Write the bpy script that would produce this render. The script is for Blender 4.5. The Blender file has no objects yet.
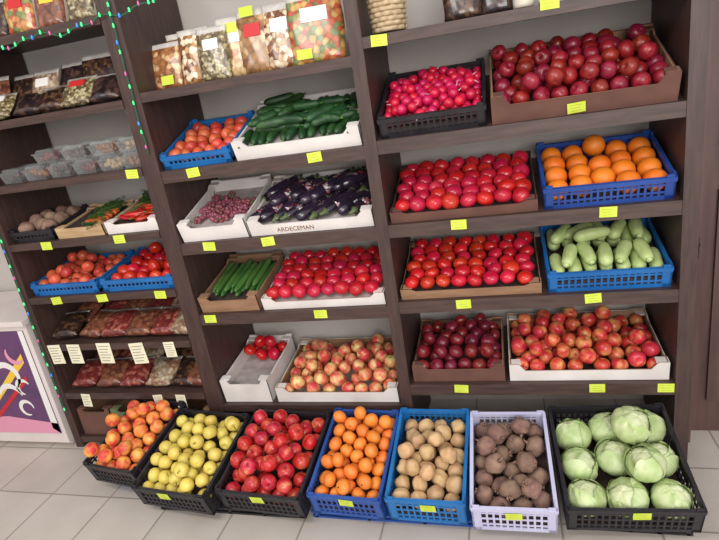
import bpy, math, random
import numpy as np
from mathutils import Matrix, Vector, Euler
random.seed(7)
rng=np.random.default_rng(11)
SC=bpy.context.scene
COL=SC.collection
ZO=1.52           # eye height above floor; all "z" below are relative to the eye
SC.view_settings.view_transform='Standard'

# ------------------------------------------------------------------ materials
def lin(c):
    o=[]
    for v in c[:3]:
        v=v/255.0
        o.append(v/12.92 if v<=.04045 else ((v+.055)/1.055)**2.4)
    return (o[0],o[1],o[2],1.0)
MATS={}
def mat(name,c1,c2=None,c3=None,scale=20,rough=.5,bump=0.0,bscale=None,rand=0.0,coat=0.0,metal=0.0,
        vor=False,emit=0.0,alpha=1.0,stretch=(1,1,1),pos=(.35,.65),trans=0.0,sss=0.0,detail=3,spec=.5):
    if name in MATS: return MATS[name]
    m=bpy.data.materials.new(name); m.use_nodes=True
    nt=m.node_tree; N=nt.nodes; L=nt.links
    b=N['Principled BSDF']
    b.inputs['Roughness'].default_value=rough
    b.inputs['Metallic'].default_value=metal
    b.inputs['Coat Weight'].default_value=coat
    b.inputs['Coat Roughness'].default_value=.15
    b.inputs['Specular IOR Level'].default_value=spec
    b.inputs['Transmission Weight'].default_value=trans
    b.inputs['Alpha'].default_value=alpha
    b.inputs['Base Color'].default_value=lin(c1)
    if emit:
        b.inputs['Emission Color'].default_value=lin(c1); b.inputs['Emission Strength'].default_value=emit
    tc=N.new('ShaderNodeTexCoord'); mp=N.new('ShaderNodeMapping'); mp.inputs['Scale'].default_value=stretch
    L.new(tc.outputs['Object'],mp.inputs['Vector'])
    oi=N.new('ShaderNodeObjectInfo')
    ad=N.new('ShaderNodeVectorMath'); ad.operation='ADD'
    ml=N.new('ShaderNodeMath'); ml.operation='MULTIPLY'; ml.inputs[1].default_value=7.0
    L.new(oi.outputs['Random'],ml.inputs[0]); L.new(mp.outputs[0],ad.inputs[0]); L.new(ml.outputs[0],ad.inputs[1])
    if c2 is not None:
        if vor:
            t=N.new('ShaderNodeTexVoronoi'); t.inputs['Scale'].default_value=scale
            L.new(ad.outputs[0],t.inputs['Vector'])
            sp=N.new('ShaderNodeSeparateColor'); L.new(t.outputs['Color'],sp.inputs[0]); fac=sp.outputs[0]
        else:
            t=N.new('ShaderNodeTexNoise'); t.inputs['Scale'].default_value=scale; t.inputs['Detail'].default_value=detail
            L.new(ad.outputs[0],t.inputs['Vector']); fac=t.outputs['Fac']
        r=N.new('ShaderNodeValToRGB'); L.new(fac,r.inputs[0])
        e=r.color_ramp.elements
        e[0].position=pos[0]; e[0].color=lin(c1); e[1].position=pos[1]; e[1].color=lin(c2)
        if c3 is not None:
            x=e.new(min(.98,pos[1]+.18)); x.color=lin(c3)
        colout=r.outputs[0]
        if vor:
            dk=N.new('ShaderNodeMixRGB'); dk.blend_type='MULTIPLY'; dk.inputs[0].default_value=.6
            rr=N.new('ShaderNodeValToRGB'); rr.color_ramp.elements[0].color=(1,1,1,1); rr.color_ramp.elements[1].color=(.15,.12,.1,1)
            rr.color_ramp.elements[0].position=.3; rr.color_ramp.elements[1].position=.9
            L.new(t.outputs['Distance'],rr.inputs[0]); L.new(colout,dk.inputs[1]); L.new(rr.outputs[0],dk.inputs[2]); colout=dk.outputs[0]
    else:
        rgb=N.new('ShaderNodeRGB'); rgb.outputs[0].default_value=lin(c1); colout=rgb.outputs[0]
    if rand:
        hs=N.new('ShaderNodeHueSaturation')
        mr=N.new('ShaderNodeMapRange'); mr.inputs[3].default_value=1-rand; mr.inputs[4].default_value=1+rand*.7
        L.new(oi.outputs['Random'],mr.inputs[0]); L.new(mr.outputs[0],hs.inputs['Value']); L.new(colout,hs.inputs['Color'])
        mr2=N.new('ShaderNodeMapRange'); mr2.inputs[3].default_value=.5-rand*.06; mr2.inputs[4].default_value=.5+rand*.06
        ml2=N.new('ShaderNodeMath'); ml2.operation='FRACT'; ml3=N.new('ShaderNodeMath'); ml3.operation='MULTIPLY'; ml3.inputs[1].default_value=13.7
        L.new(oi.outputs['Random'],ml3.inputs[0]); L.new(ml3.outputs[0],ml2.inputs[0]); L.new(ml2.outputs[0],mr2.inputs[0]); L.new(mr2.outputs[0],hs.inputs['Hue'])
        colout=hs.outputs[0]
    L.new(colout,b.inputs['Base Color'])
    if bump:
        n2=N.new('ShaderNodeTexNoise'); n2.inputs['Scale'].default_value=bscale or scale*3; n2.inputs['Detail'].default_value=4
        L.new(ad.outputs[0],n2.inputs['Vector'])
        bp=N.new('ShaderNodeBump'); bp.inputs['Strength'].default_value=bump; bp.inputs['Distance'].default_value=.004
        L.new(n2.outputs['Fac'],bp.inputs['Height']); L.new(bp.outputs[0],b.inputs['Normal'])
    MATS[name]=m; return m

M_wood=mat('dark_wood',(60,44,40),(78,58,52),scale=9,rough=.5,stretch=(1,8,8),bump=.05)
M_woodp=mat('dark_wood_post',(58,41,38),(74,54,49),scale=9,rough=.5,stretch=(8,8,1),bump=.05)
M_door=mat('door_wood',(76,52,48),(94,68,62),scale=5,rough=.5,stretch=(6,6,.6))
M_wall=mat('plaster_wall',(190,184,178),(176,168,162),scale=3,rough=.85)
M_blackp=mat('black_plastic',(32,30,36),(44,42,47),scale=15,rough=.4)
M_bluep=mat('blue_plastic',(24,98,166),(34,112,182),scale=8,rough=.4,rand=.06)
M_dblue=mat('deep_blue_plastic',(36,68,144),(44,82,160),scale=8,rough=.4,rand=.06)
M_lilac=mat('pale_lilac_plastic',(188,187,218),(202,201,228),scale=8,rough=.42)
M_whitebox=mat('white_cardboard',(232,226,222),(214,207,202),scale=6,rough=.7)
M_kraft=mat('brown_cardboard',(156,120,92),(138,104,78),scale=9,rough=.8,stretch=(1,1,5))
M_kraftd=mat('dark_brown_cardboard',(112,76,64),(96,64,56),scale=9,rough=.75)
M_wbox=mat('pale_wood',(200,170,130),(176,142,104),scale=9,rough=.7,stretch=(1,6,6))
M_liner=mat('packing_paper',(70,54,48),(48,38,36),scale=30,rough=.9,bump=.4)
M_linerw=mat('white_liner',(188,180,176),(160,150,146),scale=20,rough=.9,bump=.3)
M_tag=mat('lime_paper',(200,218,62),(212,228,84),scale=20,rough=.65)
M_card=mat('cream_card',(236,232,204),(226,222,194),scale=10,rough=.7)
M_ink=mat('grey_ink',(140,134,130),rough=.8)
M_stem=mat('brown_stem',(86,62,36),(58,44,26),scale=80,rough=.8)
M_green=mat('green_calyx',(62,110,44),(90,136,58),scale=60,rough=.6)
def floor_mat():
    m=bpy.data.materials.new('floor_tiles'); m.use_nodes=True; nt=m.node_tree;N=nt.nodes;L=nt.links
    b=N['Principled BSDF']; b.inputs['Roughness'].default_value=.40
    tc=N.new('ShaderNodeTexCoord'); mp=N.new('ShaderNodeMapping'); mp.inputs['Location'].default_value=(.05,.03,0)
    L.new(tc.outputs['Object'],mp.inputs[0])
    br=N.new('ShaderNodeTexBrick'); br.offset=0; br.inputs['Scale'].default_value=1.0
    br.inputs['Brick Width'].default_value=.31; br.inputs['Row Height'].default_value=.31; br.inputs['Mortar Size'].default_value=.004
    br.inputs['Color1'].default_value=lin((204,196,187)); br.inputs['Color2'].default_value=lin((197,189,180)); br.inputs['Mortar'].default_value=lin((156,146,136))
    L.new(mp.outputs[0],br.inputs['Vector'])
    n=N.new('ShaderNodeTexNoise'); n.inputs['Scale'].default_value=6; n.inputs['Detail'].default_value=5
    L.new(tc.outputs['Object'],n.inputs[0])
    mx=N.new('ShaderNodeMixRGB'); mx.blend_type='MULTIPLY'; mx.inputs[0].default_value=.3
    r=N.new('ShaderNodeValToRGB'); r.color_ramp.elements[0].position=.3; r.color_ramp.elements[0].color=(.66,.62,.58,1); r.color_ramp.elements[1].position=.7
    L.new(n.outputs[0],r.inputs[0]); L.new(br.outputs[0],mx.inputs[1]); L.new(r.outputs[0],mx.inputs[2]); L.new(mx.outputs[0],b.inputs['Base Color'])
    return m
M_floor=floor_mat()

# ------------------------------------------------------------------ mesh builder
class B:
    def __init__(s): s.v=[];s.f=[];s.m=[]
    def box(s,x0,x1,y0,y1,z0,z1,mi=0):
        n=len(s.v)
        s.v+=[(x0,y0,z0),(x1,y0,z0),(x1,y1,z0),(x0,y1,z0),(x0,y0,z1),(x1,y0,z1),(x1,y1,z1),(x0,y1,z1)]
        for q in ((0,3,2,1),(4,5,6,7),(0,1,5,4),(1,2,6,5),(2,3,7,6),(3,0,4,7)): s.f.append(tuple(n+i for i in q)); s.m.append(mi)
    def prism(s,pts,axis,a,b,mi=0):
        n=len(s.v);k=len(pts)
        for t in (a,b):
            for p in pts:
                s.v.append({'x':(t,p[0],p[1]),'y':(p[0],t,p[1]),'z':(p[0],p[1],t)}[axis])
        s.f.append(tuple(n+i for i in range(k))); s.f.append(tuple(n+k+i for i in reversed(range(k)))); s.m+=[mi,mi]
        for i in range(k):
            j=(i+1)%k; s.f.append((n+i,n+k+i,n+k+j,n+j)); s.m.append(mi)
    def lathe(s,prof,seg=20,mod=None,mi=0):
        n=len(s.v);k=len(prof)
        for i,(r,z) in enumerate(prof):
            for j in range(seg):
                a=2*math.pi*j/seg; rr=r*(mod(a,i/(k-1)) if mod else 1)
                s.v.append((rr*math.cos(a),rr*math.sin(a),z))
        for i in range(k-1):
            for j in range(seg):
                jj=(j+1)%seg; s.f.append((n+i*seg+j,n+(i+1)*seg+j,n+(i+1)*seg+jj,n+i*seg+jj)); s.m.append(mi)
    def tube(s,path,rad,seg=12,mi=0,squash=1.0):
        n=len(s.v);k=len(path);P=[Vector(p) for p in path]
        for i in range(k):
            t=(P[min(i+1,k-1)]-P[max(i-1,0)]).normalized()
            up=Vector((0,0,1)) if abs(t.z)<.9 else Vector((0,1,0))
            a=t.cross(up).normalized(); b=a.cross(t).normalized()
            for j in range(seg):
                w=2*math.pi*j/seg; q=P[i]+a*math.cos(w)*rad[i]+b*math.sin(w)*rad[i]*squash
                s.v.append(tuple(q))
        for i in range(k-1):
            for j in range(seg):
                jj=(j+1)%seg; s.f.append((n+i*seg+j,n+i*seg+jj,n+(i+1)*seg+jj,n+(i+1)*seg+j)); s.m.append(mi)
        s.f.append(tuple(n+j for j in reversed(range(seg)))); s.f.append(tuple(n+(k-1)*seg+j for j in range(seg))); s.m+=[mi,mi]
    def sphere(s,c,r,seg=10,rings=7,mi=0):
        n=len(s.v)
        for i in range(rings+1):
            p=math.pi*i/rings
            for j in range(seg):
                a=2*math.pi*j/seg; s.v.append((c[0]+r*math.sin(p)*math.cos(a),c[1]+r*math.sin(p)*math.sin(a),c[2]+r*math.cos(p)))
        for i in range(rings):
            for j in range(seg):
                jj=(j+1)%seg; s.f.append((n+i*seg+j,n+(i+1)*seg+j,n+(i+1)*seg+jj,n+i*seg+jj)); s.m.append(mi)
    def mesh(s,name,mats,smooth=False):
        me=bpy.data.meshes.new(name); me.from_pydata(s.v,[],s.f)
        if not isinstance(mats,(list,tuple)): mats=[mats]
        for m in mats: me.materials.append(m)
        me.polygons.foreach_set('material_index',s.m)
        if smooth: me.polygons.foreach_set('use_smooth',[True]*len(me.polygons))
        me.validate(); me.update(); return me
def ob(name,me,mw=None,parent=None,label=None,category=None,group=None,kind=None,local=None):
    o=bpy.data.objects.new(name,me); COL.objects.link(o)
    if parent is not None:
        o.parent=parent
        if local is not None: o.matrix_basis=local
    elif mw is not None: o.matrix_world=mw
    if label:o['label']=label
    if category:o['category']=category
    if group:o['group']=group
    if kind:o['kind']=kind
    return o
def T(x,y,z): return Matrix.Translation((x,y,z))
def W(x,y,z,tilt=0,yaw=0): return T(x,y,z+ZO)@Matrix.Rotation(math.radians(yaw),4,'Z')@Matrix.Rotation(math.radians(tilt),4,'X')
I4=Matrix.Identity(4)

# ------------------------------------------------------------------ room
b=B(); b.box(-4,3.2,-4.5,.6,-.05,0); ob('floor',b.mesh('floor',M_floor),I4,kind='structure')
b=B(); b.box(-4,3.2,.43,.53,0,2.8); ob('wall_back',b.mesh('wall_back',M_wall),I4,kind='structure')
b=B(); b.box(-4.1,-4,-4.5,.53,0,2.8); ob('wall_left',b.mesh('wall_left',M_wall),I4,kind='structure')
b=B(); b.box(1.1,2.3,.20,.24,0.0,2.6)
b.box(1.17,1.55,.185,.2,.15,1.0); b.box(1.17,1.55,.185,.2,1.15,2.3)
door=ob('door_1',b.mesh('door_1',M_door),I4,kind='structure')
b=B(); b.box(1.065,1.1,.12,.43,0,2.7); ob('trim_1',b.mesh('trim_1',M_door),I4,kind='structure')
b=B(); b.prism([(-.011,-.045),(.011,-.045),(.011,.03),(.006,.045),(-.006,.045),(-.011,.03)],'y',-.005,0); b.tube([(0,-.004,.015),(0,-.028,.015),(.0,-.030,-.012)],[.007,.007,.005],10); b.tube([(0,-.005,-.025),(0,-.010,-.025)],[.005,.005],10)
ob('door_lock',b.mesh('door_lock',mat('dark_metal',(40,36,38),rough=.3,metal=.6)),parent=door,local=T(1.083,.12,-.70+ZO))

# ------------------------------------------------------------------ shelving
def rack(name,label):
    e=bpy.data.objects.new(name,None); COL.objects.link(e); e['label']=label; e['category']='shelving'; return e
main=rack('display_rack','tall dark brown wooden display rack with sloping produce shelves'); main.location=(0,.2,0)
left=rack('display_rack','dark brown wooden rack with flat shelves for dried fruit packs'); left.location=(-1.3,.2,0)
def part(par,name,bb,m):
    loc=Matrix.Translation(-Vector(par.location)); me=bb.mesh(name,m); me.transform(loc); return ob(name,me,parent=par,local=I4)
def panel(par,x0,x1,y0=-.015,z1=2.5):
    b=B(); b.box(x0,x1,y0,.42,0,z1); part(par,'side_panel',b,M_woodp)
panel(main,-.885,-.842); panel(main,-.012,.034); panel(main,1.0,1.05)
panel(left,-1.745,-1.705); panel(left,-.925,-.887,y0=-.005)
ROW={}
def shelf(par,key,x0,x1,zl,tilt,hh=.048,depth=.40,y0=0):
    top=zl+hh
    b=B(); b.box(x0,x1,y0-.012,y0+.008,zl+ZO,top+ZO); part(par,'front_rail',b,M_wood)
    b=B(); b.box(x0,x1,0.0,depth,-.016,-.001); me_m=W(0,y0+.008,top,tilt)
    b.v=[tuple(me_m@Vector(v)) for v in b.v]; part(par,'shelf_board',b,M_wood)
    ROW[key]=(y0+.008,top,tilt)
RX=(.034,1.0); MX=(-.842,-.012); LX=(-1.705,-.925)
shelf(main,'R0',*RX,.115,4,.035); shelf(main,'RA',*RX,-.235,23); shelf(main,'RB',*RX,-.542,18); shelf(main,'RC',*RX,-.850,14); shelf(main,'RD',*RX,-1.215,7)
shelf(main,'M0',*MX,.065,3,.035); shelf(main,'MA',*MX,-.245,20); shelf(main,'MB',*MX,-.545,17); shelf(main,'MC',*MX,-.865,12); shelf(main,'MD',*MX,-1.30,7,.035)
for k,z,t in (('L0',.355,2),('L1',.055,2),('L2',-.205,2),('L3',-.465,10),('L4',-.725,8),('L5',-.968,2),('L6',-1.235,2),('L7',-1.49,0)):
    shelf(left,k,*LX,z,t,.032)
b=B(); b.box(.034,1.0,.405,.42,-1.2+ZO-.25,-1.2+ZO)
part(main,'back_panel',b,M_woodp)

# ------------------------------------------------------------------ containers
def crate_mesh(w,d,h,m,ribs=.021):
    b=B(); t=.006
    def wallx(y0,y1):
        b.box(-w/2,w/2,y0,y1,0,.014); b.box(-w/2,w/2,y0-.003,y1+.003,h-.016,h)
        n=max(4,int(w/ribs))
        for i in range(n+1):
            x=-w/2+.006+(w-.012)*i/n; b.box(x-.0035,x+.0035,y0+.001,y1-.001,.012,h-.014)
        k=3 if h>.1 else 2
        for i in range(1,k+1):
            z=h*i/(k+1); b.box(-w/2+.005,w/2-.005,y0+.0015,y1-.0015,z-.0035,z+.0035)
    def wally(x0,x1):
        b.box(x0,x1,0,d,0,.014); b.box(x0-.003,x1+.003,0,d,h-.016,h)
        n=max(4,int(d/ribs))
        for i in range(n+1):
            y=.006+(d-.012)*i/n; b.box(x0+.001,x1-.001,y-.0035,y+.0035,.012,h-.014)
        k=3 if h>.1 else 2
        for i in range(1,k+1):
            z=h*i/(k+1); b.box(x0+.0015,x1-.0015,.005,d-.005,z-.0035,z+.0035)
        b.box(x0+.001,x1-.001,d*.3,d*.7,h*.45,h-.01)
    wallx(0,t); wallx(d-t,d); wally(-w/2,-w/2+t); wally(w/2-t,w/2)
    for sx in (-1,1):
        for (ya,yb) in ((0,.028),(d-.028,d)):
            xa,xb=sorted((sx*w/2,sx*(w/2-.028)))
            b.box(xa,xb,ya if ya==0 else d-t,t if ya==0 else d,0,h+.010)
            xa,xb=sorted((sx*w/2,sx*(w/2-t))); b.box(xa,xb,ya,yb,0,h+.010)
    b.box(-w/2+.002,w/2-.002,.002,d-.002,0,.004)
    return b.mesh('crate',m)
def liner(par,w,d,z,m=M_liner,t=.007):
    b=B(); b.box(-w/2+t+.001,w/2-t-.001,t+.001,d-t-.001,.006,z)
    ob('packing_liner',b.mesh('liner',m),parent=par,local=I4)
def card_mesh(w,d,h,hf,mo,mi):
    b=B(); t=.008
    def outline(a,hh,hl):
        c=min(.06,a*.18)
        return [(-a/2,0),(a/2,0),(a/2,hh),(a/2-c*.6,hh),(a/2-c,hl),(-a/2+c,hl),(-a/2+c*.6,hh),(-a/2,hh)]
    b.prism(outline(w,h,hf),'y',0,t*.4,0); b.prism(outline(w,h-.001,hf-.001),'y',t*.4,t,1)
    b.prism(outline(w,h+.006,h),'y',d-t*.4,d,0); b.prism(outline(w,h+.005,h-.001),'y',d-t,d-t*.4,1)
    for s in (-1,1):
        o=[(p[0]+d/2,p[1]) for p in outline(d-.002,h,h-.012)]
        xa,xb=sorted((s*w/2,s*(w/2-t*.4))); b.prism(o,'x',xa,xb,0)
        xa,xb=sorted((s*(w/2-t*.4),s*(w/2-t))); b.prism([(p[0],p[1]-.0008) for p in o[2:]]+[(o[0][0],.001),(o[1][0],.001)] ,'x',xa,xb,1)
    b.box(-w/2+.003,w/2-.003,.003,d-.003,0,.005,1)
    for s in (-1,1):
        for ya in (t,d-t-.03):
            xa,xb=sorted((s*(w/2-t),s*(w/2-t-.035))); b.box(xa,xb,ya,ya+.03,h-.006,h,0)
    return b.mesh('tray',[mo,mi])
def crate(key,x0,x1,d,h,m,label,category='crate',yaw=0,name='plastic_crate',M=None):
    w=x1-x0-.008
    if M is None:
        y,z,t=ROW[key]; M=W((x0+x1)/2,y+.004,z+.001,t,yaw)
    o=ob(name,crate_mesh(w,d,h,m),M,label=label,category=category); return o,M,w,d
def card(key,x0,x1,d,h,hf,mo,mi,label,yaw=0,name='cardboard_box',M=None):
    w=x1-x0-.008
    if M is None:
        y,z,t=ROW[key]; M=W((x0+x1)/2,y+.004,z+.001,t,yaw)
    o=ob(name,card_mesh(w,d,h,hf,mo,mi),M,label=label,category='box'); return o,M,w,d

# ------------------------------------------------------------------ produce prototypes
def apple_mesh(R,m,zs=.9,top=.30,bot=.14,lob=.025,taper=.08,seg=22,rings=15,name='apple'):
    b=B(); prof=[]
    for i in range(rings+1):
        p=math.pi*i/rings; x=R*math.sin(p)*(1+taper*math.cos(p)); z=R*zs*math.cos(p)
        if math.cos(p)>0: z-=top*R*math.exp(-(x/(.30*R))**2)
        else: z+=bot*R*math.exp(-(x/(.25*R))**2)
        prof.append((max(x,.0002),z))
    ph=random.random()*6
    b.lathe(prof,seg,lambda a,t:1+lob*math.cos(5*a+ph)*(.3+t))
    return b.mesh(name,m,True)
def lump_mesh(R,m,sx=1.15,sy=.95,sz=.85,amp=.12,seed=0,name='lump',taper=0):
    b=B(); b.sphere((0,0,0),1,20,14)
    r=random.Random(seed); K=[(Vector((r.gauss(0,1),r.gauss(0,1),r.gauss(0,1))).normalized(),r.uniform(1,4),r.random()*6) for _ in range(6)]
    out=[]
    for v in b.v:
        V=Vector(v); f=1+sum(amp/3*math.sin(V.dot(k)*s*2+ph) for k,s,ph in K)
        f*=1+taper*V.x
        out.append((V.x*f*R*sx,V.y*f*R*sy,V.z*f*R*sz))
    b.v=out; return b.mesh(name,m,True)
def rod_mesh(L,R,m,bend=.06,seed=0,name='rod',bump=.02,fat=0,seg=14,n=16):
    b=B(); path=[];rad=[]
    for i in range(n+1):
        t=-math.cos(math.pi*i/n)
        x=t*L/2; y=bend*L*(t*t-.4)
        rr=R*max(0.02,(1-abs(t)**4)**.5)*(1+fat*t)*(1+bump*math.sin(9*t+seed))
        path.append((x,y,0));rad.append(max(rr,.0006))
    b.tube(path,rad,seg); return b.mesh(name,m,True)
def stem_mesh(L=.018,r=.0014):
    b=B(); b.tube([(0,0,0),(.001,0,L*.5),(.004,0,L)],[r,r*.9,r*1.5],6); return b.mesh('stem',M_stem,True)
ST=stem_mesh()
def calyx_mesh(R,m=M_green,n=5):
    b=B()
    for i in range(n):
        a=2*math.pi*i/n; c,s=math.cos(a),math.sin(a)
        p=[(0,0,.002),(R*.5*c-R*.18*s,R*.5*s+R*.18*c,.0025),(R*c,R*s,-.002),(R*.5*c+R*.18*s,R*.5*s-R*.18*c,.0025)]
        k=len(b.v); b.v+=p; b.f.append((k,k+3,k+2,k+1)); b.m.append(0)
    b.tube([(0,0,0),(.001,0,R*.5),(.003,0,R*.8)],[R*.1,R*.08,R*.1],6)
    return b.mesh('calyx',m)

KIND={}
def kind(key,name,meshes,label,category,kids=()):
    protos=[]
    for me in meshes:
        o=bpy.data.objects.new(name,me); o['label']=label; o['category']=category
        ks=[]
        for (kn,km,kl) in kids:
            c=bpy.data.objects.new(kn,km); ks.append((c,kl))
        protos.append((o,ks))
    KIND[key]=protos
def place(key,Mw,group,kids=True,i=None):
    p=KIND[key]; o,ks=p[i if i is not None else random.randrange(len(p))]
    c=o.copy(); COL.objects.link(c); c.matrix_world=Mw; c['group']=group
    if kids:
        for k,kl in ks:
            kc=k.copy(); COL.objects.link(kc); kc.parent=c; kc.matrix_basis=kl
    return c
m=mat('dark_red_apple',(122,20,34),(146,34,44),(174,66,62),scale=40,rough=.32,rand=.25,stretch=(1,1,.4))
kind('redapple','apple',[apple_mesh(.0295,m),apple_mesh(.0285,m,zs=.95)],'dark red apple in cardboard box','apple',[('stem',ST,T(0,0,.017))])
m=mat('tomato_skin',(192,24,34),(208,36,40),(222,70,52),scale=20,rough=.2,rand=.16)
kind('tomato','tomato',[apple_mesh(.0325,m,zs=.84,top=.10,bot=.03,lob=.018,taper=0),apple_mesh(.0315,m,zs=.8,top=.12,bot=.03,lob=.035,taper=0)],'glossy ripe round red tomato','tomato',[('calyx',calyx_mesh(.012),T(0,0,.0255))])
m=mat('pink_tomato_skin',(186,26,46),(200,38,52),(214,76,72),scale=20,rough=.2,rand=.16)
kind('ptomato','tomato',[apple_mesh(.0335,m,zs=.86,top=.10,bot=.03,lob=.018,taper=0),apple_mesh(.032,m,zs=.83,top=.12,bot=.03,lob=.03,taper=0)],'glossy pinkish red tomato in tray','tomato')
m=mat('radish_skin',(200,20,68),(212,34,84),(222,70,108),scale=40,rough=.3,rand=.2)
b=B(); b.tube([(0,0,0),(.004,0,-.010),(.008,.003,-.016)],[.003,.0012,.0004],6); tail=b.mesh('root',mat('pale_root',(236,200,204),rough=.5),True)
kind('radish','radish',[apple_mesh(.0185,m,zs=1.02,top=.02,bot=0,lob=.0,seg=16,rings=10,name='radish')],'small round bright pink radish','radish',[('root_tip',tail,T(0,0,-.018))])
m=mat('orange_peel',(240,120,28),(246,134,40),scale=20,rough=.42,rand=.08,bump=.25,bscale=450)
kind('orange','orange',[apple_mesh(.040,m,zs=.97,top=.05,bot=.03,lob=.0,taper=0,name='orange')],'large round bright orange fruit','orange')
m=mat('tangerine_peel',(238,128,46),(244,146,62),scale=20,rough=.42,rand=.10,bump=.25,bscale=450)
kind('mandarin','tangerine',[apple_mesh(.0285,m,zs=.86,top=.07,bot=.05,lob=.01,taper=0,name='tangerine')],'small bright orange tangerine fruit','tangerine',[('stem_button',stem_mesh(.004,.002),T(0,0,.021))])
m=mat('blush_apple',(198,48,50),(218,116,76),(224,184,104),scale=30,rough=.3,rand=.14,stretch=(1,1,.35),pos=(.42,.57))
kind('blush','apple',[apple_mesh(.0315,m),apple_mesh(.0305,m,zs=.95)],'red and yellow blushed apple','apple',[('stem',ST,T(0,0,.019))])
m=mat('pale_blush_apple',(206,66,66),(224,146,102),(228,210,138),scale=32,rough=.3,rand=.12,stretch=(1,1,.35),pos=(.38,.51))
kind('paleblush','apple',[apple_mesh(.0315,m),apple_mesh(.0305,m,zs=.95)],'pale yellow apple with red blush','apple',[('stem',ST,T(0,0,.019))])
m=mat('bright_red_apple',(186,30,42),(204,70,60),(222,150,96),scale=34,rough=.28,rand=.15,stretch=(1,1,.35),pos=(.44,.58))
kind('brightapple','apple',[apple_mesh(.0335,m),apple_mesh(.0325,m,zs=.96)],'shiny bright red apple with pale flecks','apple',[('stem',ST,T(0,0,.020))])
m=mat('yellow_apple',(222,198,88),(226,208,108),(208,196,92),scale=30,rough=.38,rand=.10)
kind('yellow','yellow_apple',[apple_mesh(.0295,m,zs=.92),apple_mesh(.0285,m,zs=1.0)],'smooth yellow green apple','apple',[('stem',ST,T(0,0,.018))])
m=mat('peach_skin',(212,66,60),(236,138,70),(240,192,96),scale=26,rough=.45,rand=.12,pos=(.38,.52))
kind('peach','nectarine',[apple_mesh(.0315,m,zs=.92,top=.18,bot=.02,lob=.01,name='peach')],'red and orange ripe nectarine','nectarine')
m=mat('dark_plum',(106,24,38),(130,36,48),(162,66,70),scale=30,rough=.3,rand=.25)
kind('plum','apple',[apple_mesh(.030,m)],'very dark red shiny apple','apple',[('stem',ST,T(0,0,.018))])
m=mat('persimmon_skin',(200,72,52),(214,98,66),scale=20,rough=.35,rand=.2)
kind('persimmon','persimmon',[apple_mesh(.028,m,zs=.84,top=.1,bot=.03,name='persimmon')],'small orange red ripe persimmon','persimmon',[('calyx',calyx_mesh(.014),T(0,0,.022))])
m=mat('potato_skin',(212,178,134),(198,158,112),(174,132,92),scale=26,rough=.75,rand=.15,bump=.25,bscale=120)
kind('potato','potato',[lump_mesh(.031,m,seed=i,sx=1.15,sy=1.0,sz=.9,name='potato') for i in range(4)],'tan washed lumpy round potato','potato')
m=mat('beet_skin',(150,120,102),(122,92,82),(174,146,124),scale=30,rough=.85,rand=.2,bump=.5,bscale=90)
b=B(); b.tube([(0,0,0),(.003,0,-.014),(.010,.003,-.022)],[.008,.003,.001],7); bt=b.mesh('taproot',m,True)
b=B()
for i in range(5):
    a=i*1.26; b.tube([(0.006*math.cos(a),.006*math.sin(a),0),(.010*math.cos(a),.010*math.sin(a),.008)],[.004,.003],6)
bc=b.mesh('crown',mat('beet_crown',(140,100,88),(150,120,98),scale=60,rough=.8),True)
kind('beet','beetroot',[lump_mesh(.035,m,seed=20+i,sx=1.05,sy=1.0,sz=.92,amp=.1,name='beet') for i in range(3)],'earthy dull brown unwashed beetroot','beetroot',[('taproot',bt,T(0,0,-.029)),('leaf_crown',bc,T(0,0,.029))])
m=mat('cucumber_skin',(30,62,34),(44,84,42),(78,116,62),scale=30,rough=.38,rand=.25,bump=.5,bscale=260)
b=B(); b.tube([(0,0,0),(.006,0,0),(.013,.001,0)],[.004,.0025,.0035],7); cs=b.mesh('stub',M_green,True)
kind('cucumber','cucumber',[rod_mesh(.13,.0165,m,bend=k,seed=i,name='cucumber') for i,k in enumerate((.03,.06,-.04,.0))],'short dark green bumpy cucumber','cucumber',[('stem_end',cs,T(.063,0,0))])
m=mat('long_cucumber_skin',(56,98,44),(82,126,58),scale=20,rough=.42,rand=.15,stretch=(.3,2,2))
kind('longcuke','cucumber',[rod_mesh(.235,.0145,m,bend=k,seed=i,name='cucumber') for i,k in enumerate((.01,.03,-.02))],'long smooth green cucumber','cucumber')
m=mat('eggplant_skin',(34,26,40),(50,36,56),scale=12,rough=.2,rand=.2,coat=.7)
b=B(); b.tube([(0,0,0),(.012,0,0),(.03,.002,.002)],[.018,.009,.006],9); ec=b.mesh('cap',mat('eggplant_cap',(76,92,54),(96,108,64),scale=50,rough=.6),True)
b=B(); b.tube([(-.02,0,0),(.028,0,0)],[.0245,.0225],14); es=b.mesh('sleeve',mat('printed_sleeve',(52,40,58),(204,196,196),(150,50,56),scale=90,rough=.25,vor=True,coat=.5,pos=(.5,.62)),True)
kind('eggplant','eggplant',[rod_mesh(.18,.023,m,bend=k,seed=i,fat=-.25,name='eggplant') for i,k in enumerate((.02,.04,-.03))],'glossy dark purple wrapped eggplant','eggplant',[('stem_cap',ec,T(.072,0,0)),('printed_wrap',es,I4)])
m=mat('zucchini_skin',(192,206,142),(174,194,122),(210,220,166),scale=40,rough=.35,rand=.1,stretch=(.5,2,2))
b=B(); b.tube([(0,0,0),(.008,0,0),(.018,0,.001)],[.013,.008,.009],8); zc=b.mesh('stub',mat('pale_stem',(138,158,94),(120,140,80),scale=60,rough=.6),True)
kind('zucchini','zucchini',[rod_mesh(.135,.0235,m,bend=k,seed=i,fat=.12,name='zucchini') for i,k in enumerate((.02,.05,-.03))],'plump short pale green zucchini squash','zucchini',[('stem_end',zc,T(-.063,0,0))])
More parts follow.
